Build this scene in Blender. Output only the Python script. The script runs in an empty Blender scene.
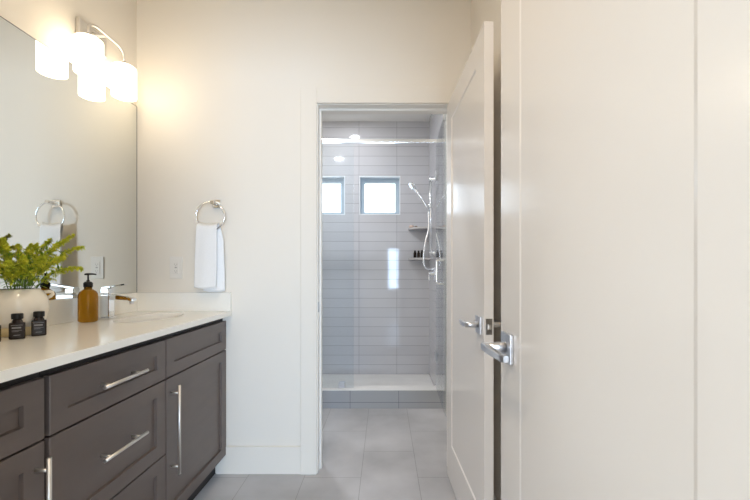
import bpy, bmesh, math, random
from mathutils import Vector, Matrix, Euler
random.seed(7)
PI = math.pi
SC = bpy.context.scene
COL = SC.collection

# ------------------------------------------------------------------ camera
F, VX, VY = 373.0, 384.5, 271.0           # focal length and vanishing point in pixels of the 750x500 frame
CAMZ = 1.132
cd = bpy.data.cameras.new('camera'); cam = bpy.data.objects.new('camera', cd); COL.objects.link(cam)
cam.location = (0, 0, CAMZ); cam.rotation_euler = (PI/2, 0, 0)
cd.sensor_width = 36; cd.sensor_fit = 'HORIZONTAL'; cd.lens = F/750*36
cd.shift_x = -(VX-375)/750; cd.shift_y = (VY-250)/750
cd.clip_start = 0.01
SC.camera = cam

# ------------------------------------------------------------------ world / exposure
w = bpy.data.worlds.new('daylight'); SC.world = w; w.use_nodes = True
bg = w.node_tree.nodes['Background']
bg.inputs[0].default_value = (0.80, 0.90, 1.0, 1); bg.inputs[1].default_value = 3.2
vs = SC.view_settings
vs.view_transform = 'Standard'; vs.look = 'None'; vs.gamma = 1; vs.use_curve_mapping = False
vs.exposure = 0.36
SC.display_settings.display_device = 'sRGB'
cy = SC.cycles
cy.max_bounces = 14; cy.diffuse_bounces = 8; cy.glossy_bounces = 6; cy.transmission_bounces = 8
cy.transparent_max_bounces = 16; cy.caustics_reflective = False; cy.caustics_refractive = False
cy.sample_clamp_indirect = 6
cy.use_denoising = True

def area_light(name, loc, rot, sx, sy, energy, color, shape='RECTANGLE', spread=PI):
    l = bpy.data.lights.new(name, 'AREA'); l.shape = shape; l.size = sx
    if shape in ('RECTANGLE', 'ELLIPSE'): l.size_y = sy
    l.energy = energy; l.color = color; l.spread = spread
    o = bpy.data.objects.new(name, l); COL.objects.link(o); o.location = loc; o.rotation_euler = rot
    return o
# daylight entering by the bedroom window behind the camera, and an added fill lamp beside it
area_light('bedroom_window_daylight', (0.855, -3.22, 1.20), (-PI/2, 0, PI), 1.47, 1.18, 140, (0.52, 0.725, 1.0))
area_light('bedroom_side_fill', (-1.40, -3.22, 1.25), (-PI/2, 0, PI), 1.26, 1.28, 40, (0.76, 0.84, 1.0))  # added lamp in an invented second window, brightens the doors
SHADE_STRENGTH = 6.6
SHADE_COLOR = (1.0, 0.84, 0.61)
DOWNLIGHT_W = 5.0
DOWNLIGHT_COLOR = (0.93, 0.96, 1.0)

# ------------------------------------------------------------------ materials
def mat(name, color, rough=0.5, metal=0.0, spec=0.5, **kw):
    m = bpy.data.materials.new(name); m.use_nodes = True
    b = m.node_tree.nodes['Principled BSDF']
    b.inputs['Base Color'].default_value = (*color, 1)
    b.inputs['Roughness'].default_value = rough
    b.inputs['Metallic'].default_value = metal
    b.inputs['Specular IOR Level'].default_value = spec
    for k, v in kw.items(): b.inputs[k.replace('_', ' ')].default_value = v
    return m
def nd(m, t, **kw):
    n = m.node_tree.nodes.new(t)
    for k, v in kw.items(): setattr(n, k, v)
    return n
def lk(m, a, b): m.node_tree.links.new(a, b)
def bsdf(m): return m.node_tree.nodes['Principled BSDF']
def noisy(m, scale, c1, c2, bump=0.0, detail=3, stretch=(1, 1, 1), bump_scale=None):
    tc = nd(m, 'ShaderNodeTexCoord'); mp = nd(m, 'ShaderNodeMapping'); mp.inputs['Scale'].default_value = stretch
    lk(m, tc.outputs['Object'], mp.inputs['Vector'])
    n = nd(m, 'ShaderNodeTexNoise'); n.inputs['Scale'].default_value = scale; n.inputs['Detail'].default_value = detail
    lk(m, mp.outputs[0], n.inputs['Vector'])
    r = nd(m, 'ShaderNodeValToRGB'); r.color_ramp.elements[0].color = (*c1, 1); r.color_ramp.elements[1].color = (*c2, 1)
    r.color_ramp.elements[0].position = 0.3; r.color_ramp.elements[1].position = 0.7
    lk(m, n.outputs['Fac'], r.inputs['Fac']); lk(m, r.outputs['Color'], bsdf(m).inputs['Base Color'])
    if bump:
        n2 = n
        if bump_scale:
            n2 = nd(m, 'ShaderNodeTexNoise'); n2.inputs['Scale'].default_value = bump_scale; n2.inputs['Detail'].default_value = 4
            lk(m, tc.outputs['Object'], n2.inputs['Vector'])
        b = nd(m, 'ShaderNodeBump'); b.inputs['Strength'].default_value = bump; b.inputs['Distance'].default_value = 0.002
        lk(m, n2.outputs['Fac'], b.inputs['Height']); lk(m, b.outputs[0], bsdf(m).inputs['Normal'])
    return m
def tiles(name, ax, off, size, c1, c2, mortar, rough, grout=0.003, stagger=0.0, cloud=None):
    """brick texture laid on two of the object's own axes"""
    m = mat(name, c1, rough)
    tc = nd(m, 'ShaderNodeTexCoord'); sp = nd(m, 'ShaderNodeSeparateXYZ'); cb = nd(m, 'ShaderNodeCombineXYZ')
    lk(m, tc.outputs['Object'], sp.inputs[0])
    for k in (0, 1):
        a = nd(m, 'ShaderNodeMath', operation='SUBTRACT'); a.inputs[1].default_value = off[k]
        lk(m, sp.outputs[ax[k]], a.inputs[0]); lk(m, a.outputs[0], cb.inputs[k])
    br = nd(m, 'ShaderNodeTexBrick'); br.offset = stagger; br.offset_frequency = 2; br.squash = 1
    br.inputs['Color1'].default_value = (*c1, 1); br.inputs['Color2'].default_value = (*c2, 1); br.inputs['Mortar'].default_value = (*mortar, 1)
    br.inputs['Scale'].default_value = 1; br.inputs['Mortar Size'].default_value = grout/2; br.inputs['Mortar Smooth'].default_value = 0.1
    br.inputs['Brick Width'].default_value = size[0]; br.inputs['Row Height'].default_value = size[1]; br.inputs['Bias'].default_value = 0
    lk(m, cb.outputs[0], br.inputs['Vector'])
    colour = br.outputs['Color']
    if cloud:
        n = nd(m, 'ShaderNodeTexNoise'); n.inputs['Scale'].default_value = cloud[0]; n.inputs['Detail'].default_value = 5
        lk(m, tc.outputs['Object'], n.inputs['Vector'])
        r = nd(m, 'ShaderNodeValToRGB'); r.color_ramp.elements[0].position = .32; r.color_ramp.elements[1].position = .68
        r.color_ramp.elements[0].color = (cloud[1],)*3 + (1,); r.color_ramp.elements[1].color = (1, 1, 1, 1)
        lk(m, n.outputs['Fac'], r.inputs['Fac'])
        mx = nd(m, 'ShaderNodeMix', data_type='RGBA', blend_type='MULTIPLY'); mx.inputs[0].default_value = 1
        lk(m, colour, mx.inputs[6]); lk(m, r.outputs[0], mx.inputs[7]); colour = mx.outputs[2]
    lk(m, colour, bsdf(m).inputs['Base Color']); bsdf(m).inputs['Specular IOR Level'].default_value = .38
    iv = nd(m, 'ShaderNodeMath', operation='SUBTRACT'); iv.inputs[0].default_value = 1; lk(m, br.outputs['Fac'], iv.inputs[1])
    bp = nd(m, 'ShaderNodeBump'); bp.inputs['Strength'].default_value = 0.5; bp.inputs['Distance'].default_value = 0.001
    lk(m, iv.outputs[0], bp.inputs['Height']); lk(m, bp.outputs[0], bsdf(m).inputs['Normal'])
    return m
def clear_glass(name, tint, ior=1.45, boost=1.0):
    m = bpy.data.materials.new(name); m.use_nodes = True
    nt = m.node_tree; nt.nodes.clear()
    out = nt.nodes.new('ShaderNodeOutputMaterial'); mx = nt.nodes.new('ShaderNodeMixShader')
    tr = nt.nodes.new('ShaderNodeBsdfTransparent'); tr.inputs[0].default_value = (*tint, 1)
    gl = nt.nodes.new('ShaderNodeBsdfGlossy'); gl.inputs['Roughness'].default_value = 0.01
    fr = nt.nodes.new('ShaderNodeFresnel')
    ge = nt.nodes.new('ShaderNodeNewGeometry'); im = nt.nodes.new('ShaderNodeMix')      # thin pane: same reflection from both sides
    im.inputs[2].default_value = ior; im.inputs[3].default_value = 1/ior
    nt.links.new(ge.outputs['Backfacing'], im.inputs[0]); nt.links.new(im.outputs[0], fr.inputs[0])
    nt.links.new(fr.outputs[0], mx.inputs[0]); nt.links.new(tr.outputs[0], mx.inputs[1]); nt.links.new(gl.outputs[0], mx.inputs[2])
    nt.links.new(mx.outputs[0], out.inputs[0])
    return m

M = {}
M['paint'] = noisy(mat('wall paint', (.8, .78, .74), .55, spec=.3), 1.2, (.80, .752, .672), (.81, .762, .685), .05, bump_scale=180)
M['ceiling'] = mat('ceiling paint', (.83, .82, .80), .8)
M['trim'] = mat('white semi-gloss trim paint', (.80, .772, .725), .32)
M['door'] = mat('white satin door paint', (.81, .77, .725), .19)
M['floor'] = tiles('large grey floor tile', (1, 0), (2.045, -.129), (.59, .312), (.585, .575, .59), (.56, .555, .57), (.34, .335, .34), .30, .003, .5, (1.9, .62))
M['carpet'] = noisy(mat('bedroom floor boards', (.4, .36, .31), .6), 6, (.36, .32, .28), (.44, .40, .35))
WT = ((.565, .562, .59), (.54, .537, .565), (.22, .22, .245))
M['tile_far'] = tiles('glossy grey stacked wall tile', (0, 2), (-.2736, .027), (.4056, .1016), *WT, .05)
M['tile_side'] = tiles('glossy grey stacked side tile', (1, 2), (4.0-.4056, .027), (.4056, .1016), *WT, .05)
M['tile_curb'] = tiles('glossy grey curb tile', (0, 2), (-.283, .05), (.4, .1016), (.40, .41, .43), (.38, .39, .415), (.12, .125, .14), .15)
M['pan'] = noisy(mat('white shower pan', (.78, .77, .75), .35), 5, (.74, .73, .72), (.82, .81, .80))
M['quartz'] = noisy(mat('cream quartz', (.78, .73, .64), .16), 90, (.86, .835, .775), (.87, .85, .79), detail=6)
M['cab'] = noisy(mat('taupe stained wood', (.10, .085, .078), .36), 5, (.112, .086, .074), (.126, .098, .085), 0, 5, (1, .35, 5))
M['cab_in'] = mat('shade black carcass', (.018, .015, .014), .6)  # near-black puts the deep shade of the front gaps into the colour
M['nickel'] = mat('brushed nickel', (.72, .69, .65), .42, 1)
M['chrome'] = mat('polished chrome', (.85, .86, .88), .06, 1)
M['satin'] = mat('satin chrome', (.70, .71, .745), .28, 1)
M['mirror'] = mat('silvered mirror', (.80, .815, .79), .0, 1)
M['fitting'] = mat('bright soft chrome', (.93, .95, .98), .24, 1)
M['latch'] = mat('dark satin latch metal', (.33, .32, .31), .3, 1)
M['mirror_edge'] = mat('dark mirror edge', (.05, .05, .05), .3)
M['glass'] = clear_glass('clear shower glass', (.95, .972, .985))
M['pane'] = clear_glass('window glass', (.97, .98, .99))
M['vinyl'] = mat('blue grey window vinyl', (.40, .48, .55), .4)
M['white_edge'] = mat('white window reveal', (.82, .84, .86), .35)
M['porcelain'] = mat('white porcelain', (.92, .91, .88), .12)
M['ceramic'] = noisy(mat('cream glazed ceramic', (.75, .70, .62), .16), 8, (.72, .67, .58), (.78, .73, .65))
M['clay'] = mat('tan unglazed base', (.50, .40, .22), .6)
M['amber'] = mat('amber glass', (.56, .26, .012), .03, Transmission_Weight=.8, IOR=1.3)
M['black'] = mat('black plastic', (.010, .010, .010), .3, spec=.25)
M['dark_glass'] = mat('very dark brown glass', (.016, .010, .008), .10, spec=.25)
M['print'] = mat('pale grey print', (.22, .21, .205), .6)
M['plastic'] = mat('white plastic', (.80, .77, .72), .3)
M['slot'] = mat('dark slot', (.42, .40, .37), .5)
M['towel'] = noisy(mat('white terry cloth', (.86, .87, .88), .95, spec=.1), 220, (.84, .85, .86), (.88, .89, .90), .6)
M['shelf'] = mat('pale grey stone', (.52, .50, .50), .25)
M['soap'] = mat('pale pink soap', (.62, .47, .40), .5)
M['brown'] = mat('brown pumice', (.22, .15, .11), .8)
M['stem'] = mat('green stems', (.12, .20, .03), .6)
M['leaf'] = noisy(mat('green leaves', (.13, .24, .03), .5), 30, (.13, .25, .02), (.30, .44, .05))
M['plume'] = noisy(mat('yellow green blossom', (.5, .5, .05), .6), 40, (.50, .58, .035), (.78, .74, .08))
sh = bpy.data.materials.new('lit white glass shade'); sh.use_nodes = True
e = nd(sh, 'ShaderNodeEmission'); e.inputs[0].default_value = (*SHADE_COLOR, 1); e.inputs[1].default_value = SHADE_STRENGTH
lk(sh, e.outputs[0], sh.node_tree.nodes['Material Output'].inputs[0]); M['shade'] = sh
dl = bpy.data.materials.new('lit downlight lens'); dl.use_nodes = True
e = nd(dl, 'ShaderNodeEmission'); e.inputs[0].default_value = (*DOWNLIGHT_COLOR, 1); e.inputs[1].default_value = 10
lk(dl, e.outputs[0], dl.node_tree.nodes['Material Output'].inputs[0]); M['lens'] = dl

# ------------------------------------------------------------------ mesh helpers
def V(*a): return Vector(a)
def add_box(bm, a, b, bev=0.0, seg=2):
    r = bmesh.ops.create_cube(bm, size=1)
    vs_ = r['verts']
    for v in vs_:
        v.co = Vector([(a[i]+b[i])/2 + v.co[i]*(b[i]-a[i]) for i in range(3)])
    if bev:
        es = list({e for v in vs_ for e in v.link_edges})
        bmesh.ops.bevel(bm, geom=es, offset=bev, segments=seg, profile=.6, affect='EDGES')
def box(a, b, bev=0.0, seg=2):
    bm = bmesh.new(); add_box(bm, a, b, bev, seg); return bm
def add_tube(bm, pts, r, n=14, cap=True):
    pts = [Vector(p) for p in pts]
    rs = r if isinstance(r, (list, tuple)) else [r]*len(pts)
    rings = []; up = None
    for i, p in enumerate(pts):
        t = (pts[min(i+1, len(pts)-1)] - pts[max(i-1, 0)]).normalized()
        if up is None:
            up = Vector((0, 0, 1)) if abs(t.z) < .9 else Vector((1, 0, 0))
        a = t.cross(up).normalized(); b = a.cross(t).normalized(); up = b
        rings.append([bm.verts.new(p + (a*math.cos(2*PI*k/n) + b*math.sin(2*PI*k/n))*rs[i]) for k in range(n)])
    for i in range(len(rings)-1):
        for k in range(n):
            f = bm.faces.new((rings[i][k], rings[i][(k+1) % n], rings[i+1][(k+1) % n], rings[i+1][k])); f.smooth = True
    if cap:
        bm.faces.new(rings[0][::-1]); bm.faces.new(rings[-1])
def add_lathe(bm, prof, c=(0, 0, 0), n=40, axis='Z', sx=1.0, sy=1.0, smooth=True):
    """prof: list of (radius, height); revolved about an axis through c"""
    def place(r, h, t):
        x, y = r*math.cos(t)*sx, r*math.sin(t)*sy
        if axis == 'Z': return Vector((c[0]+x, c[1]+y, c[2]+h))
        if axis == 'Y': return Vector((c[0]+x, c[1]+h, c[2]+y))
        return Vector((c[0]+h, c[1]+x, c[2]+y))
    rings = []
    for r, h in prof:
        if r < 1e-6: rings.append([bm.verts.new(place(0, h, 0))])
        else: rings.append([bm.verts.new(place(r, h, 2*PI*k/n)) for k in range(n)])
    for i in range(len(rings)-1):
        A, B = rings[i], rings[i+1]
        for k in range(n):
            k2 = (k+1) % n
            if len(A) == 1 and len(B) == 1: continue
            if len(A) == 1: f = bm.faces.new((A[0], B[k2], B[k]))
            elif len(B) == 1: f = bm.faces.new((A[k], A[k2], B[0]))
            else: f = bm.faces.new((A[k], A[k2], B[k2], B[k]))
            f.smooth = smooth
def bez(p0, p1, p2, p3, n=12):
    p0, p1, p2, p3 = map(Vector, (p0, p1, p2, p3))
    return [p0*(1-t)**3 + p1*3*t*(1-t)**2 + p2*3*t*t*(1-t) + p3*t**3 for t in [i/n for i in range(n+1)]]
def spline(pts, n=8):
    P = [Vector(p) for p in pts]; P = [P[0]*2-P[1]] + P + [P[-1]*2-P[-2]]
    out = []
    for i in range(1, len(P)-2):
        for k in range(n):
            t = k/n
            out.append(.5*((2*P[i]) + (P[i+1]-P[i-1])*t + (2*P[i-1]-5*P[i]+4*P[i+1]-P[i+2])*t*t + (3*P[i]-P[i-1]-3*P[i+1]+P[i+2])*t**3))
    out.append(P[-2]); return out
def obj(name, bm, m, parent=None, loc=(0, 0, 0), rot=(0, 0, 0), recalc=True, auto=True):
    if recalc: bmesh.ops.recalc_face_normals(bm, faces=bm.faces[:])
    me = bpy.data.meshes.new(name); bm.to_mesh(me); bm.free()
    for k in (m if isinstance(m, (list, tuple)) else [m]): me.materials.append(k)
    o = bpy.data.objects.new(name, me); COL.objects.link(o)
    o.location = loc; o.rotation_euler = rot
    if parent: o.parent = parent
    return o
def tag(o, label, cat, group=None):
    o['label'] = label; o['category'] = cat
    if group: o['group'] = group
    return o
def thing(name, label, cat, loc=(0, 0, 0), rotz=0, group=None):
    o = bpy.data.objects.new(name, None); COL.objects.link(o); o.empty_display_size = .05
    o.location = loc; o.rotation_euler = (0, 0, rotz)
    return tag(o, label, cat, group)
def struct(name, bm, m, label=None, cat=None, loc=(0, 0, 0), rot=(0, 0, 0)):
    o = obj(name, bm, m, None, loc, rot); o['kind'] = 'structure'
    if label: o['label'] = label
    if cat: o['category'] = cat
    return o
def copy_tree(o, parent=None):
    c = o.copy(); COL.objects.link(c); c.parent = parent
    for ch in list(o.children): copy_tree(ch, c)
    return c
def shaker(bm, W, H, T, stile, top, bot, rec, slope, both=False, edge=.0015):
    """panelled slab: x 0..W, z 0..H, front at y = 0, back at y = T"""
    def ring(x0, x1, z0, z1, y): return [bm.verts.new((x0, y, z0)), bm.verts.new((x1, y, z0)), bm.verts.new((x1, y, z1)), bm.verts.new((x0, y, z1))]
    def strip(a, b):
        for k in range(4): bm.faces.new((a[k], a[(k+1) % 4], b[(k+1) % 4], b[k]))
    def side(y, s, panel):
        e0 = ring(0, W, 0, H, y + s*edge); e1 = ring(edge, W-edge, edge, H-edge, y); strip(e0, e1)
        if panel:
            a = ring(stile, W-stile, bot, H-top, y)
            b = ring(stile+slope, W-stile-slope, bot+slope, H-top-slope, y + s*rec)
            strip(e1, a); strip(a, b); bm.faces.new(b)
        else: bm.faces.new(e1)
        return e0
    strip(side(0, 1, True), side(T, -1, both))
    return bm

# ================================================================== THE SETTING
XL, XR, D, YF, ZC = -1.389, .485, 2.09, 4.0, 2.735      # left wall, right wall, partition, far tiled wall, ceiling
JL, JR, HEAD = -.373, .374, 2.0625                       # clear opening in the partition
PT = .12
struct('floor', box((XL-.1, .11, -.06), (XR+.1, YF+.2, 0)), M['floor'])
struct('ceiling', box((XL-.1, .05, ZC), (XR+.1, YF+.2, ZC+.08)), M['ceiling'])
struct('wall_left', box((XL-.1, .05, 0), (XL, YF, ZC)), M['paint'])
struct('wall_right', box((XR, .05, 0), (XR+.1, YF, ZC)), M['paint'])
bm = bmesh.new()                                          # partition with the shower-room doorway
add_box(bm, (XL, D, 0), (JL-.012, D+PT, ZC)); add_box(bm, (JR+.012, D, 0), (XR, D+PT, ZC)); add_box(bm, (JL-.012, D, HEAD+.012), (JR+.012, D+PT, ZC))
struct('wall_back', bm, M['paint'])
EL, ER = -.46, .325                                       # entry doorway the camera stands in
bm = bmesh.new()
add_box(bm, (XL, .05, 0), (EL, .17, ZC)); add_box(bm, (ER, .05, 0), (XR, .17, ZC)); add_box(bm, (EL, .05, 2.07), (ER, .17, ZC))
struct('wall_front', bm, M['paint'])
# far wall of the shower with two window openings
W1, W2, WZ0, WZ1 = (-.27, .17), (-.864, -.424), 1.735, 2.15
bm = bmesh.new()
T0, T1 = YF, YF+.16
add_box(bm, (XL, T0, 0), (XR, T1, WZ0)); add_box(bm, (XL, T0, WZ1), (XR, T1, ZC))
for a, b in ((XL, W2[0]), (W2[1], W1[0]), (W1[1], XR)): add_box(bm, (a, T0, WZ0), (b, T1, WZ1))
struct('wall_far', bm, M['tile_far'])
struct('wall_shower', box((.477, 3.07, 0), (XR, YF, ZC)), M['tile_side'])
for i, (a, b) in enumerate((W1, W2)):
    bm = bmesh.new(); k = .008                            # white metal edge and reveal lining
    for p, q in (((a, WZ0), (b, WZ0+k)), ((a, WZ1-k), (b, WZ1)), ((a, WZ0+k), (a+k, WZ1-k)), ((b-k, WZ0+k), (b, WZ1-k))):
        add_box(bm, (p[0], YF-.002, p[1]), (q[0], YF+.16, q[1]))
    win = struct('window_%d' % (i+1), bm, M['white_edge'], ['square shower window nearer the hand shower', 'square shower window at the left, cut off by the door jamb'][i], 'window')
    bm = bmesh.new(); y0, y1 = YF+.075, YF+.125
    A, B, Z0, Z1 = a+k, b-k, WZ0+k, WZ1-k
    add_box(bm, (A, y0, Z0), (A+.045, y1, Z1), .004); add_box(bm, (B-.045, y0, Z0), (B, y1, Z1), .004)
    add_box(bm, (A+.045, y0, Z0), (B-.045, y1, Z0+.028), .004); add_box(bm, (A+.045, y0, Z1-.05), (B-.045, y1, Z1), .004)
    obj('window_frame', bm, M['vinyl'], win)
    obj('window_pane', box((A+.04, YF+.097, Z0+.024), (B-.04, YF+.103, Z1-.045)), M['pane'], win)

# casing, jambs, stops
bm = bmesh.new(); cw, ct = .09, .018
add_box(bm, (JL-cw-.004, D-ct, 0), (JL-.004, D, HEAD+cw+.004), .003)
add_box(bm, (JR+.004, D-ct, 0), (JR+cw+.004, D, HEAD+cw+.004), .003)
add_box(bm, (JL-.004, D-ct, HEAD+.004), (JR+.004, D, HEAD+cw+.004), .003)
struct('trim_1', bm, M['paint'], 'flat painted casing around the shower room doorway', 'door casing')
bm = bmesh.new(); j0, j1 = D-.004, D+PT+.004
add_box(bm, (JL-.012, j0, 0), (JL, j1, HEAD)); add_box(bm, (JR, j0, 0), (JR+.012, j1, HEAD)); add_box(bm, (JL-.012, j0, HEAD), (JR+.012, j1, HEAD+.012))
add_box(bm, (JL, D+.045, 0), (JL+.012, D+.08, HEAD-.012), .002); add_box(bm, (JR-.012, D+.045, 0), (JR, D+.08, HEAD-.012), .002)
add_box(bm, (JL, D+.045, HEAD-.012), (JR, D+.08, HEAD), .002)
jamb = struct('trim_2', bm, M['trim'], 'white jamb and stops lining the shower room doorway', 'door jamb')
obj('strike_plate', box((JL-.0005, D+.004, .90), (JL+.0015, D+.034, .957), .0006), M['latch'], jamb)
bm = bmesh.new()
add_box(bm, (-.94, D-.014, 0), (JL-cw-.004, D, .154), .004)
struct('baseboard_back', bm, M['paint'], 'white baseboard below the towel between vanity and doorway', 'baseboard')
struct('baseboard_right', box((XR-.014, .95, 0), (XR, D-.02, .154), .004), M['trim'])
# bedroom behind the camera: rear wall holds the daylight window and an added opening for the fill
BX0, BX1, BY = -2.2, 2.0, -3.2
struct('floor_bedroom', box((BX0, BY, -.06), (BX1, .11, 0)), M['carpet'])
struct('ceiling_bedroom', box((BX0, BY, ZC), (BX1, .05, ZC+.08)), M['ceiling'])
bm = bmesh.new(); B1, B2 = (-2.04, -.76, .60, 1.90), (.11, 1.60, .60, 1.80)
for x0, x1 in ((BX0, B1[0]), (B1[1], B2[0]), (B2[1], BX1)): add_box(bm, (x0, BY-.1, 0), (x1, BY, ZC))
for q in (B1, B2):
    add_box(bm, (q[0], BY-.1, 0), (q[1], BY, q[2])); add_box(bm, (q[0], BY-.1, q[3]), (q[1], BY, ZC))
struct('wall_bedroom_rear', bm, M['paint'])
struct('wall_bedroom_left', box((BX0-.1, BY, 0), (BX0, .17, ZC)), M['paint'])
struct('wall_bedroom_right', box((BX1, BY, 0), (BX1+.1, .17, ZC)), M['paint'])
bm = bmesh.new(); add_box(bm, (BX0, .05, 0), (XL-.1, .17, ZC)); add_box(bm, (XR+.1, .05, 0), (BX1, .17, ZC))
struct('wall_bedroom_front', bm, M['paint'])

# ------------------------------------------------------------------ doors
def lever_set(door, u, z, hinge, T):
    """square rose, spindle and flat lever on both faces; lever points towards the hinge (+1 / -1 along x)"""
    for s, y in ((-1, 0.0), (1, T)):
        h = obj('door_handle', box((u-.033, min(y, y+s*.008), z-.033), (u+.033, max(y, y+s*.008), z+.033), .0015), M['satin'], door)
        bm = bmesh.new()
        add_lathe(bm, [(0, 0), (.0125, 0), (.0125, .02), (.0105, .026), (.0105, .047), (0, .047)], (u, y+s*.008, z), 24, 'Y') if s > 0 else \
            add_lathe(bm, [(0, 0), (.0125, 0), (.0125, -.02), (.0105, -.026), (.0105, -.047), (0, -.047)], (u, y+s*.008, z), 24, 'Y')
        obj('spindle', bm, M['satin'], h)
        bm = bmesh.new()
        y0 = y + s*.046
        pts = [(-.013, 0), (.03, 0), (.07, -.001), (.105, -.005), (.122, -.009)]
        sec = [(.0075, .0085), (.007, .0082), (.006, .0078), (.0055, .0072), (.005, .0068)]
        rings = []
        for (a, o_), (ty, tz) in zip(pts, sec):
            x = u + hinge*a; yy = y0 + s*(o_ + .008)
            rings.append([bm.verts.new((x, yy-ty, z-tz)), bm.verts.new((x, yy+ty, z-tz)), bm.verts.new((x, yy+ty, z+tz)), bm.verts.new((x, yy-ty, z+tz))])
        for A, B in zip(rings, rings[1:]):
            for k in range(4): bm.faces.new((A[k], A[(k+1) % 4], B[(k+1) % 4], B[k]))
        bm.faces.new(rings[0]); bm.faces.new(rings[-1][::-1])
        bmesh.ops.bevel(bm, geom=[e for e in bm.edges], offset=.0016, segments=2, affect='EDGES')
        obj('lever', bm, M['satin'], h)
DT = .035
th = math.radians(-88.45)
d1 = struct('door_1', shaker(bmesh.new(), .70, 2.035, DT, .112, .112, .20, .005, .006, True), M['door'],
            'white single panel door swung open off the shower room doorway', 'door', (.3465, D-.024, .012), (0, 0, th))
lever_set(d1, .64, .915, -1, DT)
lp = obj('latch_plate', box((.6995, .0055, .886), (.7012, DT-.0055, .945), .0006), M['latch'], d1)
obj('latch_bolt', box((.7005, .012, .906), (.709, .024, .925), .002), M['nickel'], lp)
bm = bmesh.new()
for z in (.18, 1.0, 1.80): add_tube(bm, [(-.004, DT+.005, z), (-.004, DT+.005, z+.09)], .006, 12)
obj('hinge', bm, M['satin'], d1)
d2 = struct('door_2', shaker(bmesh.new(), .705, 2.035, DT, .127, .112, .20, .0015, .006, True), M['door'],
            'white entry door standing open in the right foreground, lever in front', 'door', (.287, .92, .012), (0, 0, -PI/2))
lever_set(d2, .058, .944, 1, DT)
obj('latch_plate', box((-.0012, .0055, .911), (.0005, DT-.0055, .969), .0006), M['satin'], d2)

# ================================================================== VANITY
CX = -.883                                               # plane of the cabinet fronts
CT, CB = .909, .883
YA, YB, YC, YD = .397, .977, 1.507, 2.085                # cabinet unit boundaries
RZ = PI/2
def bar_pull(parent, p, length, vertical, y=0.0):
    """bar handle on a front (front-local coords, projecting to -y)"""
    h = length/2; off = -.034
    bm = bmesh.new(); r = .0058
    ax = (lambda t, yy: (p[0], yy, p[1]+t)) if vertical else (lambda t, yy: (p[0]+t, yy, p[1]))
    add_tube(bm, [ax(-h, off), ax(h, off)], r, 16)
    for t in (-h+.032, h-.032): add_tube(bm, [ax(t, .0015), ax(t, off)], .0045, 10)
    return obj('handle', bm, M['nickel'], parent)
def front(kind, cab, y0, y1, z0, z1, pull=None):
    bm = shaker(bmesh.new(), y1-y0, z1-z0, .02, .057, .052, .052, .010, .002)
    f = obj(kind, bm, M['cab'], cab, (-CX*-1*0, y0-cab.location.y, z0), (0, 0, RZ))
    f.location.x = .0
    if pull: bar_pull(f, *pull)
    return f
def cabinet(label, y0, y1):
    c = thing('vanity_cabinet', label, 'cabinet', (CX, y0, 0), 0, 'vanity base cabinets')
    bm = bmesh.new(); back = XL + .012 - CX
    w_ = y1-y0-.001                                       # open-topped carcass: sides, back, bottom, front rail
    add_box(bm, (back, .001, .105), (-.021, .019, CB-.0005)); add_box(bm, (back, w_-.018, .105), (-.021, w_, CB-.0005))
    add_box(bm, (back, .019, .105), (back+.012, w_-.018, CB-.0005)); add_box(bm, (back+.012, .019, .105), (-.021, w_-.018, .123))
    add_box(bm, (-.045, .019, .66), (-.021, w_-.018, CB-.0005)); add_box(bm, (-.026, .019, .123), (-.021, w_-.018, .66))
    obj('carcass', bm, M['cab_in'], c)
    obj('toe_kick', box((back, .001, 0), (-.063, y1-y0-.001, .105)), M['cab_in'], c)
    return c
g = .0055
c = cabinet('taupe vanity cabinet at the far end by the towel, drawer front over door', YC, YD)
front('drawer_front', c, YC+g-.002, YD-.005, .697, .855)
front('door', c, YC+g-.002, YD-.005, .108, .691, ((.034, .3675), .368, True))
c = cabinet('taupe vanity cabinet in the middle with three stacked drawers', YB, YC)
front('drawer', c, YB+.0075, YC-.002, .697, .855, ((.250, .080), .205, False))
front('drawer', c, YB+.0075, YC-.002, .396, .691, ((.250, .158), .205, False))
front('drawer', c, YB+.0075, YC-.002, .108, .391, ((.250, .158), .205, False))
c = cabinet('taupe vanity cabinet nearest the viewer, cut off by the left edge', YA, YB)
front('drawer_front', c, YA+.004, YB-.0075, .697, .855)
front('door', c, YA+.004, YB-.0075, .108, .691, ((.543, .3675), .368, True))

# countertop with oval cut-out
SX, SY, SA, SB = -1.125, 1.80, .118, .195                # sink centre and half axes
def ring_top(bm, rect, n=48):
    v = [bm.verts.new((x, y, CT)) for x, y in rect]
    ed = [bm.edges.new((v[i], v[(i+1) % 4])) for i in range(4)]
    h = [bm.verts.new((SX+SA*math.cos(2*PI*k/n), SY+SB*math.sin(2*PI*k/n), CT)) for k in range(n)]
    ed += [bm.edges.new((h[i], h[(i+1) % n])) for i in range(n)]
    bmesh.ops.triangle_fill(bm, edges=ed, use_beauty=True)
    fs = bm.faces[:]
    r = bmesh.ops.extrude_face_region(bm, geom=fs)
    for x in r['geom']:
        if isinstance(x, bmesh.types.BMVert): x.co.z = CB
bm = bmesh.new(); ring_top(bm, [(XL+.002, YA), (-.853, YA), (-.853, D-.003), (XL+.002, D-.003)])
bmesh.ops.recalc_face_normals(bm, faces=bm.faces[:])
es = [e for e in bm.edges if len(e.link_faces) == 2 and e.calc_face_angle(0) > 1.2 and all(v.co.z > CB+.001 for v in e.verts)]
bmesh.ops.bevel(bm, geom=es, offset=.002, segments=2, affect='EDGES')
top = obj('countertop', bm, M['quartz'])
tag(top, 'long cream quartz countertop over the taupe vanity', 'countertop')
obj('backsplash', box((XL+.001, YA, CT), (XL+.020, D-.022, 1.012), .0015), M['quartz'], top)
obj('backsplash', box((XL+.001, D-.021, CT), (-.855, D-.002, 1.012), .0015), M['quartz'], top)
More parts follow.
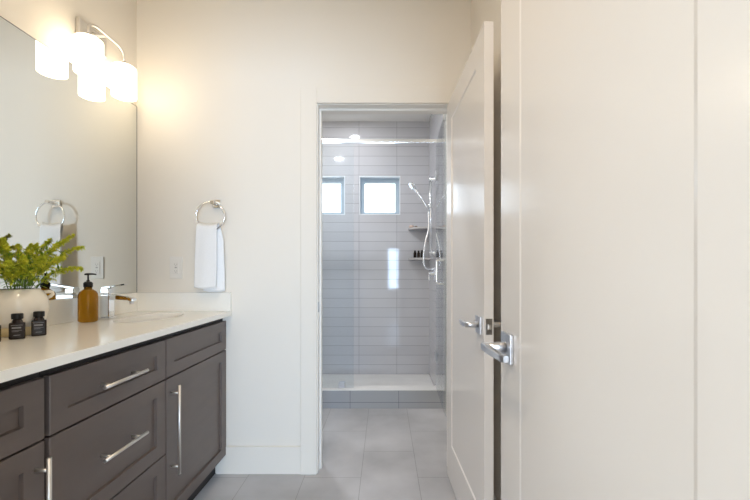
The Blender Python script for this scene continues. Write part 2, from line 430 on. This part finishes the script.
# undermount sink
s = thing('sink_basin', 'white oval undermount sink basin in the quartz counter', 'sink', (SX, SY, CB))
bm = bmesh.new()
add_lathe(bm, [(1.10, -.001), (1.03, -.001), (1.0, -.012), (.88, -.034), (.70, -.060), (.40, -.080), (.12, -.087), (.12, -.105), (.6, -.10), (.9, -.084), (1.02, -.05), (1.10, -.012), (1.10, -.001)], (0, 0, 0), 56, 'Z', SA, SB)
obj('bowl', bm, M['porcelain'], s)
bm = bmesh.new(); add_lathe(bm, [(0, -.083), (.018, -.083), (.022, -.085), (.022, -.090), (0, -.090)], (0, 0, 0), 28)
obj('drain', bm, M['chrome'], s)
# faucet
f = thing('faucet', 'chrome single lever faucet behind the oval sink', 'faucet', (-1.303, 1.754, CT+.0005))
bm = bmesh.new()
add_box(bm, (-.026, -.024, 0), (.026, .024, .006), .002)
add_box(bm, (-.021, -.019, .006), (.021, .019, .112), .004)
obj('body', bm, M['chrome'], f)
bm = bmesh.new()                                          # flat spout reaching over the basin
P = [(.010, .098, .013), (.05, .099, .010), (.10, .094, .008), (.128, .086, .007)]
rings = []
for x, z, t in P: rings.append([bm.verts.new((x, -.016, z-t)), bm.verts.new((x, .016, z-t)), bm.verts.new((x, .016, z+t)), bm.verts.new((x, -.016, z+t))])
for A, B in zip(rings, rings[1:]):
    for k in range(4): bm.faces.new((A[k], A[(k+1) % 4], B[(k+1) % 4], B[k]))
bm.faces.new(rings[0]); bm.faces.new(rings[-1][::-1])
bmesh.ops.bevel(bm, geom=bm.edges[:], offset=.003, segments=2, affect='EDGES')
sp_ = obj('spout', bm, M['chrome'], f)
bm = bmesh.new(); add_lathe(bm, [(0, .068), (.009, .068), (.009, .082), (0, .082)], (.114, 0, 0), 18); obj('aerator', bm, M['satin'], sp_)
bm = bmesh.new()
add_box(bm, (-.021, -.019, .116), (.021, .019, .142), .004)
P = [(-.018, .142, .004), (.03, .150, .0035), (.088, .160, .003)]
rings = []
for x, z, t in P: rings.append([bm.verts.new((x, -.014, z-t)), bm.verts.new((x, .014, z-t)), bm.verts.new((x, .014, z+t)), bm.verts.new((x, -.014, z+t))])
for A, B in zip(rings, rings[1:]):
    for k in range(4): bm.faces.new((A[k], A[(k+1) % 4], B[(k+1) % 4], B[k]))
bm.faces.new(rings[0]); bm.faces.new(rings[-1][::-1])
obj('lever', bm, M['chrome'], f)
bm = bmesh.new(); add_lathe(bm, [(0, .110), (.015, .110), (.015, .118), (0, .118)], (0, 0, 0), 20); obj('cartridge_neck', bm, M['satin'], f)

# soap dispenser
s = thing('soap_dispenser', 'amber soap bottle with black pump left of the faucet', 'soap dispenser', (-1.292, 1.626, CT))
bm = bmesh.new()
add_lathe(bm, [(0, .002), (.030, .002), (.0345, .005), (.036, .010), (.036, .112), (.0345, .124), (.029, .134), (.020, .141), (.0145, .145), (.0145, .158), (0, .158)], (0, 0, 0), 40)
obj('bottle', bm, M['amber'], s)
pm = None
bm = bmesh.new(); add_lathe(bm, [(0, .158), (.0172, .153), (.0172, .170), (.013, .176), (.006, .178), (.006, .184), (0, .184)], (0, 0, 0), 28)
pm = obj('pump_collar', bm, M['black'], s)
bm = bmesh.new(); add_tube(bm, [(0, 0, .182), (0, 0, .207)], .0032, 12)
add_tube(bm, bez((-.009, -.010, .208), (0, 0, .210), (.010, .012, .211), (.019, .022, .208), 8), [.003, .0045, .005, .0045, .004, .0036, .0033, .003, .0028], 12)
obj('pump_head', bm, M['black'], pm)

# small dark bottles
def small_bottle(label, x, y, rz):
    b = thing('small_bottle', label, 'bottle', (x, y, CT), rz, 'small dark bottles in front of the vase')
    bm = bmesh.new(); add_box(bm, (-.0195, -.0125, .001), (.0195, .0125, .055), .005, 3)
    add_lathe(bm, [(.0145, .052), (.013, .060), (.0105, .064), (.0105, .070), (0, .070)], (0, 0, 0), 24)
    o = obj('bottle_body', bm, M['dark_glass'], b)
    bm = bmesh.new(); add_lathe(bm, [(0, .066), (.0145, .066), (.0150, .068), (.0150, .082), (.0138, .084), (0, .084)], (0, 0, 0), 28)
    obj('cap', bm, M['black'], b)
    bm = bmesh.new()
    for z, h, a, c_ in ((.046, .0012, -.014, .014), (.036, .0045, -.012, .010), (.029, .0012, -.012, .012), (.0255, .0012, -.012, .004), (.0135, .0016, -.008, .008)):
        add_box(bm, (a, -.0131, z), (c_, -.0120, z+h))
    obj('printed_lettering', bm, M['print'], o)
    return b
AIM = lambda x, y: math.atan2(x, -(-y)) * 0
def facing(x, y): return math.atan2(-x, y) * 1.0
small_bottle('small dark bottle with black cap, left one in full view', -1.203, 1.222, math.radians(40))
small_bottle('small dark bottle with black cap beside the amber soap bottle', -1.190, 1.285, math.radians(40))
small_bottle('small dark bottle cut off by the left edge of the photo', -1.215, 1.155, math.radians(40))

# vase
VXc, VYc = -1.279, 1.305
s = thing('vase', 'cream ceramic vase at the left edge holding yellow green foliage', 'vase', (VXc, VYc, CT))
prof = [(0, .032), (.066, .032), (.073, .05), (.079, .08), (.080, .10), (.077, .125), (.068, .146), (.058, .156), (.055, .160), (.052, .161), (.050, .158), (.054, .150), (.068, .12), (.070, .08), (.060, .045), (0, .042)]
bm = bmesh.new(); add_lathe(bm, prof, (0, 0, 0), 48); obj('vase_body', bm, M['ceramic'], s)
bm = bmesh.new(); add_lathe(bm, [(0, .001), (.052, .001), (.057, .004), (.066, .032), (0, .032)], (0, 0, 0), 48); obj('unglazed_base', bm, M['clay'], s)
for sgn in (1, -1):
    bm = bmesh.new()
    add_tube(bm, [Vector((r_*.68*sgn, r_*.73*sgn, z_)) for r_, z_ in ((.062, .146), (.078, .148), (.088, .146), (.090, .139), (.084, .131), (.074, .125))], .0058, 12)
    obj('lug_handle', bm, M['ceramic'], s)

# foliage
def px(u, v, y): return Vector(((u-VX)*y/F, y, CAMZ-(v-VY)*y/F))
def leaf(bm, p, d, up, L, Wd):
    d = d.normalized(); s_ = d.cross(up)
    if s_.length < 1e-4: s_ = d.cross(Vector((1, 0, 0)))
    s_.normalize(); n = s_.cross(d).normalized()
    a = bm.verts.new(p); b = bm.verts.new(p + d*L*.45 + s_*Wd + n*Wd*.35); c_ = bm.verts.new(p + d*L*.45 - s_*Wd + n*Wd*.35)
    m_ = bm.verts.new(p + d*L*.5); t = bm.verts.new(p + d*L - n*L*.08)
    bm.faces.new((a, m_, b)); bm.faces.new((a, c_, m_)); bm.faces.new((m_, t, b)); bm.faces.new((m_, c_, t))
def rnd(s_=1): return Vector((random.uniform(-s_, s_), random.uniform(-s_, s_), random.uniform(-s_, s_)))
def clampx(v):
    v.x = max(v.x, XL+.026); return v
bunch = thing('foliage_bunch', 'bunch of feathery yellow green foliage standing in the cream vase', 'plant', (VXc, VYc, CT+.15))
def sprig(tip, full):
    base = Vector((VXc, VYc, CT+.05)) + Vector((random.uniform(-.02, .02), random.uniform(-.02, .02), 0))
    mid = Vector((VXc, VYc, CT+.165)) + (tip-Vector((VXc, VYc, CT+.165)))*.22 + Vector((0, 0, .015))
    h = (tip - mid).length
    path = bez(base, mid, mid + (tip-mid)*.45 + Vector((0, 0, h*.16)), tip, 22)
    path = [clampx(q) for q in path]
    O = bunch.location
    bm = bmesh.new(); add_tube(bm, [q-O for q in path], [.0019 - .0013*i/22 for i in range(23)], 6)
    st = obj('sprig', bm, M['stem'], bunch)
    bl = bmesh.new(); bp = bmesh.new()
    for i in range(6, 23):
        p = path[i]; t = (path[min(i+1, 22)] - path[i-1]).normalized()
        if (p.z > CT+.155) and i < 17:
            for k in range(3):
                d = (t*.5 + rnd(.9) + Vector((0, 0, .1))).normalized()
                leaf(bl, p-O, d, Vector((0, 0, 1)), random.uniform(.022, .042), random.uniform(.0024, .0042))
        if p.z > CT+.17 and i >= 9:
            fr = (i-8)/14
            for k in range(4):
                d = (t*(.75+.7*fr) + rnd(.8) + Vector((0, 0, .05))).normalized()
                L = full*(.036*(1-fr*.70)) * random.uniform(.6, 1.1)
                br = [p + d*L*u_ + Vector((0, 0, -.006*u_*u_)) for u_ in (.0, .25, .4, .55, .7, .85, 1)]
                br = [clampx(q.copy()) for q in br]
                add_tube(bl, [br[0]-O, br[3]-O, br[6]-O], [.0007, .0006, .0004], 4)
                for q in br[1:]:
                    for kk in range(4):
                        dd = (d*.6 + rnd(.8)).normalized()
                        leaf(bp, q-O, dd, Vector((0, 0, 1)), random.uniform(.006, .0115), random.uniform(.0014, .0027))
    obj('leaves', bl, M['leaf'], st, recalc=False); obj('blossom', bp, M['plume'], st, recalc=False)
for u_, v_, y_, fl in ((72, 236, 1.50, 1), (81, 247, 1.53, .9), (80, 268, 1.50, .8), (60, 243, 1.44, 1), (49, 240, 1.43, 1), (36, 246, 1.32, 1.1), (31, 245, 1.40, 1),
                       (18, 247, 1.34, 1.1), (3, 240, 1.30, 1.1), (-10, 236, 1.30, 1.1), (-26, 250, 1.22, 1), (24, 258, 1.22, 1.1), (8, 262, 1.20, 1.1), (44, 258, 1.28, 1.1), (62, 258, 1.36, 1), (-8, 262, 1.18, 1)):
    sprig(px(u_, v_, y_), fl)

# ------------------------------------------------------------------ mirror
mr = obj('mirror', box((XL+.001, .32, 1.0125), (XL+.0035, D-.004, 2.050)), M['mirror'])
tag(mr, 'large frameless wall mirror above the vanity backsplash', 'mirror')
bm = bmesh.new()
add_box(bm, (XL+.001, D-.004, 1.0125), (XL+.0045, D-.002, 2.051)); add_box(bm, (XL+.001, .32, 2.050), (XL+.0045, D-.004, 2.0515))
obj('edge', bm, M['mirror_edge'], mr)

# ------------------------------------------------------------------ vanity light
LX, LY1, LY2 = XL+.084, 1.649, 1.866
LYC = (LY1+LY2)/2
v = thing('vanity_light', 'two shade brushed nickel wall light glowing above the mirror', 'wall light', (XL, LYC, 2.228))
obj('backplate', box((0.001, -.085, -.050), (.020, .085, .048), .009, 3), M['nickel'], v)
bm = bmesh.new(); add_lathe(bm, [(0, .02), (.016, .02), (.012, .028), (.0065, .030), (.0065, .084), (0, .084)], (0, 0, .012), 20, 'X'); obj('stem', bm, M['nickel'], v)
bm = bmesh.new(); hb = .1115
pts = [Vector((.084, -hb, -.055))] + bez((.084, -hb, -.03), (.084, -hb, -.005), (.084, -hb*.85, .006), (.084, -hb*.55, .012), 10) + bez((.084, hb*.55, .012), (.084, hb*.85, .006), (.084, hb, -.005), (.084, hb, -.03), 10) + [Vector((.084, hb, -.055))]
add_tube(bm, pts, .0055, 12); obj('arm', bm, M['nickel'], v)
for sgn in (-1, 1):
    bm = bmesh.new()
    add_lathe(bm, [(0, 0), (.032, 0), (.046, -.003), (.0535, -.010), (.0535, -.154), (.051, -.154), (.051, -.014), (.030, -.006), (0, -.006)], (.084, sgn*hb, -.070), 40)
    s_ = obj('lamp_shade', bm, M['shade'], v)
    bm = bmesh.new(); add_lathe(bm, [(0, 0), (.020, 0), (.020, .012), (.010, .022), (0, .022)], (.084, sgn*hb, -.0695), 24); obj('shade_cap', bm, M['nickel'], s_)

# ------------------------------------------------------------------ towel ring, towel, outlet
TX, TZ, TR, TYR = -.949, 1.430, .0775, D-.058
t = thing('towel_ring', 'chrome towel ring on the wall above the counter end', 'towel ring', (TX+.012, D, TZ+TR))
obj('mounting_plate', box((-.022, -.010, -.022), (.022, -.0005, .022), .002), M['chrome'], t)
bm = bmesh.new(); add_box(bm, (-.010, -.066, -.010), (.010, -.010, .010), .003); obj('post', bm, M['chrome'], t)
bm = bmesh.new(); n = 56
rp = [Vector((-.012 + TR*math.sin(2*PI*k/n), TYR-D, -TR + TR*math.cos(2*PI*k/n))) for k in range(n+1)]
add_tube(bm, rp, .0042, 12, False); bmesh.ops.remove_doubles(bm, verts=bm.verts[:], dist=1e-5); obj('ring', bm, M['chrome'], t)
# towel: one cloth folded over the lower arc of the ring
bm = bmesh.new(); NU, NS = 26, 46
def towel_pt(u_, q):                                      # u_ 0..1 across, q -1 (front hem) .. 0 (over ring) .. 1 (back hem)
    sag = TZ - math.sqrt(max(TR*TR - min(.074, abs((u_-.5)*.118))**2, 0)) + .006
    rise = .007 + .006*math.sin(u_*9)
    if q < 0:
        k = -q; wdt = .118*min(1, .93+.12*k); L = .352
        x = TX - .014 - .004*k + (u_-.5)*wdt
        y = TYR - .010*min(1, k*14)**.5 - .012*k**.5 + .0016*math.sin(u_*7+.6+1.5*k)*min(1, k*3)
    else:
        k = q; wdt = .118*min(1, .93+.1*k); L = .372
        x = TX + .004*k + .008*min(1, k*4) - .010*(1-min(1, k*4)) + (u_-.5)*wdt
        y = TYR + .010*min(1, k*14)**.5 + .010*k**.5 + .0015*math.sin(u_*8)*min(1, k*3)
    z = sag + rise - k*L if k > .03 else sag + rise - .03*L*(k/.03)**2
    top_ = TZ - .040
    z0 = top_ + .008*(2*u_-1)**2 - .003
    z = z + (z0 - (sag+rise))*1.0
    return (x, y, z)
grid = [[bm.verts.new(towel_pt(i/NU, -1+2*j/NS)) for i in range(NU+1)] for j in range(NS+1)]
for j in range(NS):
    for i in range(NU):
        f_ = bm.faces.new((grid[j][i], grid[j][i+1], grid[j+1][i+1], grid[j+1][i])); f_.smooth = True
tw = obj('hand_towel', bm, M['towel']); tag(tw, 'white hand towel hanging folded over the chrome ring', 'towel')
md = tw.modifiers.new('thickness', 'SOLIDIFY'); md.thickness = .005; md.offset = 0
o = thing('wall_outlet', 'white outlet plate on the wall left of the towel', 'outlet', ((176.6-VX)*D/F, D, CAMZ+(VY-267.6)*D/F))
obj('cover_plate', box((-.036, -.006, -.062), (.036, -.0005, .062), .003), M['plastic'], o)
r_ = obj('receptacle', box((-.0165, -.0085, -.034), (.0165, -.005, .034), .0015), M['plastic'], o)
bm = bmesh.new()
for z in (.018, -.018):
    add_box(bm, (-.007, -.0089, z-.004), (-.005, -.0080, z+.005)); add_box(bm, (.005, -.0089, z-.004), (.007, -.0080, z+.004)); add_box(bm, (-.002, -.0089, z-.010), (.002, -.0080, z-.006))
add_box(bm, (-.006, -.0089, -.003), (.006, -.0083, .003))
obj('socket_slots', bm, M['slot'], r_)

# ================================================================== SHOWER
cb = obj('shower_curb', box((XL+.001, 3.07, 0), (.4765, 3.19, .147)), M['tile_curb']); tag(cb, 'grey tiled curb across the foot of the shower', 'shower curb')
obj('sill', box((XL+.001, 3.068, .147), (.4765, 3.192, .153), .0015), M['pan'], cb)
pn = obj('shower_pan', box((XL+.001, 3.195, 0), (.476, YF-.001, .027), .003), M['pan']); tag(pn, 'white shower floor below the tiled far wall', 'shower pan')
GY = 3.13
gp = obj('glass_panel', box((XL+.003, GY-.005, .1535), (-.258, GY+.005, 2.205), .0012), M['glass']); tag(gp, 'fixed clear glass shower panel at the left on the curb', 'glass panel')
cxp = (341.8-VX)*GY/F
bm = bmesh.new(); add_box(bm, (cxp-.026, GY-.013, .1525), (cxp+.026, GY-.0052, .203), .002); add_box(bm, (cxp-.026, GY+.0052, .1525), (cxp+.026, GY+.013, .203), .002)
obj('glass_clamp', bm, M['satin'], gp)
hr = obj('header_rail', box((XL+.001, GY-.013, 2.2055), (.476, GY+.013, 2.236), .003), M['fitting']); tag(hr, 'polished chrome header rail running above the shower glass', 'rail')
# open glass door
gth = math.atan2(-.63, -.025)
gd = thing('glass_door', 'clear glass shower door swung open towards the right wall', 'glass door', (.432, GY-.02, .165), gth)
obj('door_glass', box((.004, -.005, 0), (.634, .005, 2.03), .0012), M['glass'], gd)
bm = bmesh.new(); hx = .572; s_ = -1
for_s = [(hx, -.004, .88), (hx, -.040, .88), (hx, -.055, .895), (hx, -.055, 1.025), (hx, -.040, 1.04), (hx, -.004, 1.04)]
path = [Vector(for_s[0])] + bez(for_s[1], (hx, -.050, .88), (hx, -.055, .885), for_s[2], 6) + bez(for_s[3], (hx, -.055, 1.035), (hx, -.050, 1.04), for_s[4], 6) + [Vector(for_s[5])]
add_tube(bm, path, .008, 14); obj('pull_handle', bm, M['chrome'], gd)
for z in (.22, 1.72):
    bm = bmesh.new(); add_box(bm, (-.012, -.011, z), (.045, -.0052, z+.075), .002); add_box(bm, (-.012, .0052, z), (.045, .011, z+.075), .002)
    add_box(bm, (-.020, -.011, z+.005), (-.002, .011, z+.07), .002)
    obj('hinge', bm, M['satin'], gd)
# slide bar, hand shower with hose, valve
SBX, SBY = .437, 3.53
b = thing('slide_bar', 'vertical chrome slide bar on the right shower wall', 'shower rail', (SBX, SBY, 1.28))
bm = bmesh.new(); add_tube(bm, [(0, 0, 0), (0, 0, .74)], .0125, 16); obj('bar', bm, M['fitting'], b)
for z in (.02, .72):
    bm = bmesh.new(); add_lathe(bm, [(0, -.014), (.015, -.014), (.015, .026), (.024, .030), (.024, .0395), (0, .0395)], (0, 0, z), 24, 'X'); obj('bracket', bm, M['fitting'], b)
bm = bmesh.new(); add_tube(bm, [(-.002, .0, .445), (-.002, 0, .485)], .019, 20); add_tube(bm, [(-.012, 0, .465), (-.040, 0, .46)], .012, 16); obj('slider', bm, M['fitting'], b)
h = thing('hand_shower', 'chrome hand shower tilted out from the slide bar, hose hanging', 'hand shower', (SBX-.04, SBY-.012, 1.74))
H0 = Vector((0, 0, 0)); hd = Vector((-.125, -.01, .19))
bm = bmesh.new(); add_tube(bm, [Vector((.022, .004, -.04)), H0, hd*.35, hd*.7, hd*.92], [.0105, .012, .0115, .0115, .014], 18); obj('wand', bm, M['fitting'], h)
bm = bmesh.new(); add_lathe(bm, [(0, .016), (.018, .014), (.040, .004), (.046, -.006), (.044, -.012), (0, -.012)], (0, 0, 0), 32)
rot = Vector((0, 0, -1)).rotation_difference(Vector((-.72, -.25, -.62))).to_matrix()
for q in bm.verts: q.co = rot @ q.co + hd + Vector((-.005, 0, .004))
hdn = obj('spray_head', bm, M['fitting'], h)
O = h.location
hz = spline([(.416, 3.525, 1.70), (.418, 3.515, 1.62), (.414, 3.51, 1.52), (.385, 3.50, 1.41), (.368, 3.50, 1.30), (.368, 3.50, 1.20), (.392, 3.505, 1.155), (.430, 3.52, 1.15), (.462, 3.53, 1.15)], 8)
bm = bmesh.new(); add_tube(bm, [q-O for q in hz], .0085, 10); obj('hose', bm, M['fitting'], h)
vv = thing('shower_valve', 'chrome shower valve on the right wall below the slide bar', 'shower valve', (.477, 3.53, 1.10))
bm = bmesh.new(); add_lathe(bm, [(0, -.0005), (.062, -.0005), (.062, -.006), (.056, -.010), (.026, -.012), (.024, -.045), (0, -.045)], (0, 0, 0), 36, 'X'); obj('escutcheon', bm, M['fitting'], vv)
bm = bmesh.new(); add_tube(bm, [(-.046, 0, .004), (-.060, 0, .004)], .021, 22); add_tube(bm, [(-.054, 0, 0), (-.060, -.03, -.055)], [.008, .006], 12); obj('lever', bm, M['fitting'], vv)
bm = bmesh.new(); add_lathe(bm, [(0, -.0005), (.022, -.0005), (.022, -.006), (.012, -.009), (.012, -.03), (0, -.03)], (0, 0, .05), 24, 'X'); obj('hose_elbow', bm, M['fitting'], vv)
# corner shelves
def shelf(label, z):
    bm = bmesh.new(); n = 20; A, B = .222, .20; vs_ = []
    for zz in (z-.02, z):
        vs_.append([bm.verts.new((.4765, YF-.0005, zz))] + [bm.verts.new((.4765-A*math.cos(PI/2*k/n), YF-.0005-B*math.sin(PI/2*k/n), zz)) for k in range(n+1)])
    bm.faces.new(vs_[0]); bm.faces.new(vs_[1][::-1])
    for k in range(n+2): bm.faces.new((vs_[0][k], vs_[0][(k+1) % (n+2)], vs_[1][(k+1) % (n+2)], vs_[1][k]))
    o = obj('corner_shelf', bm, M['shelf']); tag(o, label, 'shelf', 'stone corner shelves in the shower'); return o
shelf('upper pale stone corner shelf in the shower holding soap', 1.588)
shelf('lower pale stone corner shelf in the shower holding dark bottles', 1.270)
def toiletry(label, x, y, h_):
    b = thing('toiletry_bottle', label, 'bottle', (x, y, 1.2705), 0, 'dark toiletry bottles on the lower shower shelf')
    bm = bmesh.new(); add_lathe(bm, [(0, 0), (.0150, 0), (.0158, .003), (.0158, h_*.68), (.010, h_*.76), (.008, h_*.78), (0, h_*.78)], (0, 0, 0), 24); obj('bottle_body', bm, M['dark_glass'], b)
    bm = bmesh.new(); add_lathe(bm, [(0, h_*.78), (.0105, h_*.78), (.0105, h_), (0, h_)], (0, 0, 0), 20); obj('cap', bm, M['black'], b)
toiletry('leftmost of three small dark bottles on the lower shower shelf', .322, 3.94, .078)
toiletry('middle one of three small dark bottles on the lower shower shelf', .360, 3.945, .078)
toiletry('rightmost of three small dark bottles on the lower shower shelf', .396, 3.94, .082)
bm = bmesh.new(); add_lathe(bm, [(0, 0), (.018, 0), (.026, .006), (.027, .016), (.020, .026), (0, .029)], (0, 0, 0), 24, 'Z', 1, .75)
tag(obj('soap_bar', bm, M['soap'], None, (.286, 3.945, 1.5885)), 'small pinkish soap bar at the outer end of the upper shelf', 'soap')
bm = bmesh.new(); add_lathe(bm, [(0, 0), (.012, 0), (.016, .005), (.015, .013), (.008, .019), (0, .020)], (0, 0, 0), 20, 'Z', 1, .9)
tag(obj('pumice_stone', bm, M['brown'], None, (.334, 3.935, 1.5885)), 'tiny brown stone next to the soap on the upper shelf', 'stone')

# ------------------------------------------------------------------ recessed ceiling lights
def downlight(label, x, y, watts, color=DOWNLIGHT_COLOR):
    d = thing('ceiling_light', label, 'ceiling light', (x, y, ZC), 0, 'recessed ceiling lights')
    bm = bmesh.new(); add_lathe(bm, [(.062, -.0005), (.085, -.0005), (.085, -.004), (.064, -.008), (.062, -.004), (.062, -.0005)], (0, 0, 0), 40); obj('trim_ring', bm, M['plastic'], d)
    bm = bmesh.new(); add_lathe(bm, [(0, -.001), (.062, -.001), (.062, -.003), (0, -.003)], (0, 0, 0), 40); obj('lens', bm, M['lens'], d)
    l = area_light('downlight_lamp', (0, 0, -.012), (0, 0, 0), .11, .11, watts, color, 'DISK'); l.parent = d
downlight('recessed ceiling light over the shower', -.35, 3.57, 2.4)
downlight('recessed ceiling light in the room before the shower', -.645, 2.71, 14.0)
downlight('added unseen warm ceiling light over the vanity side of the bathroom', -.50, .48, 8.0, (1.0, .81, .58))  # warm fill lamp added out of view to brighten the bathroom
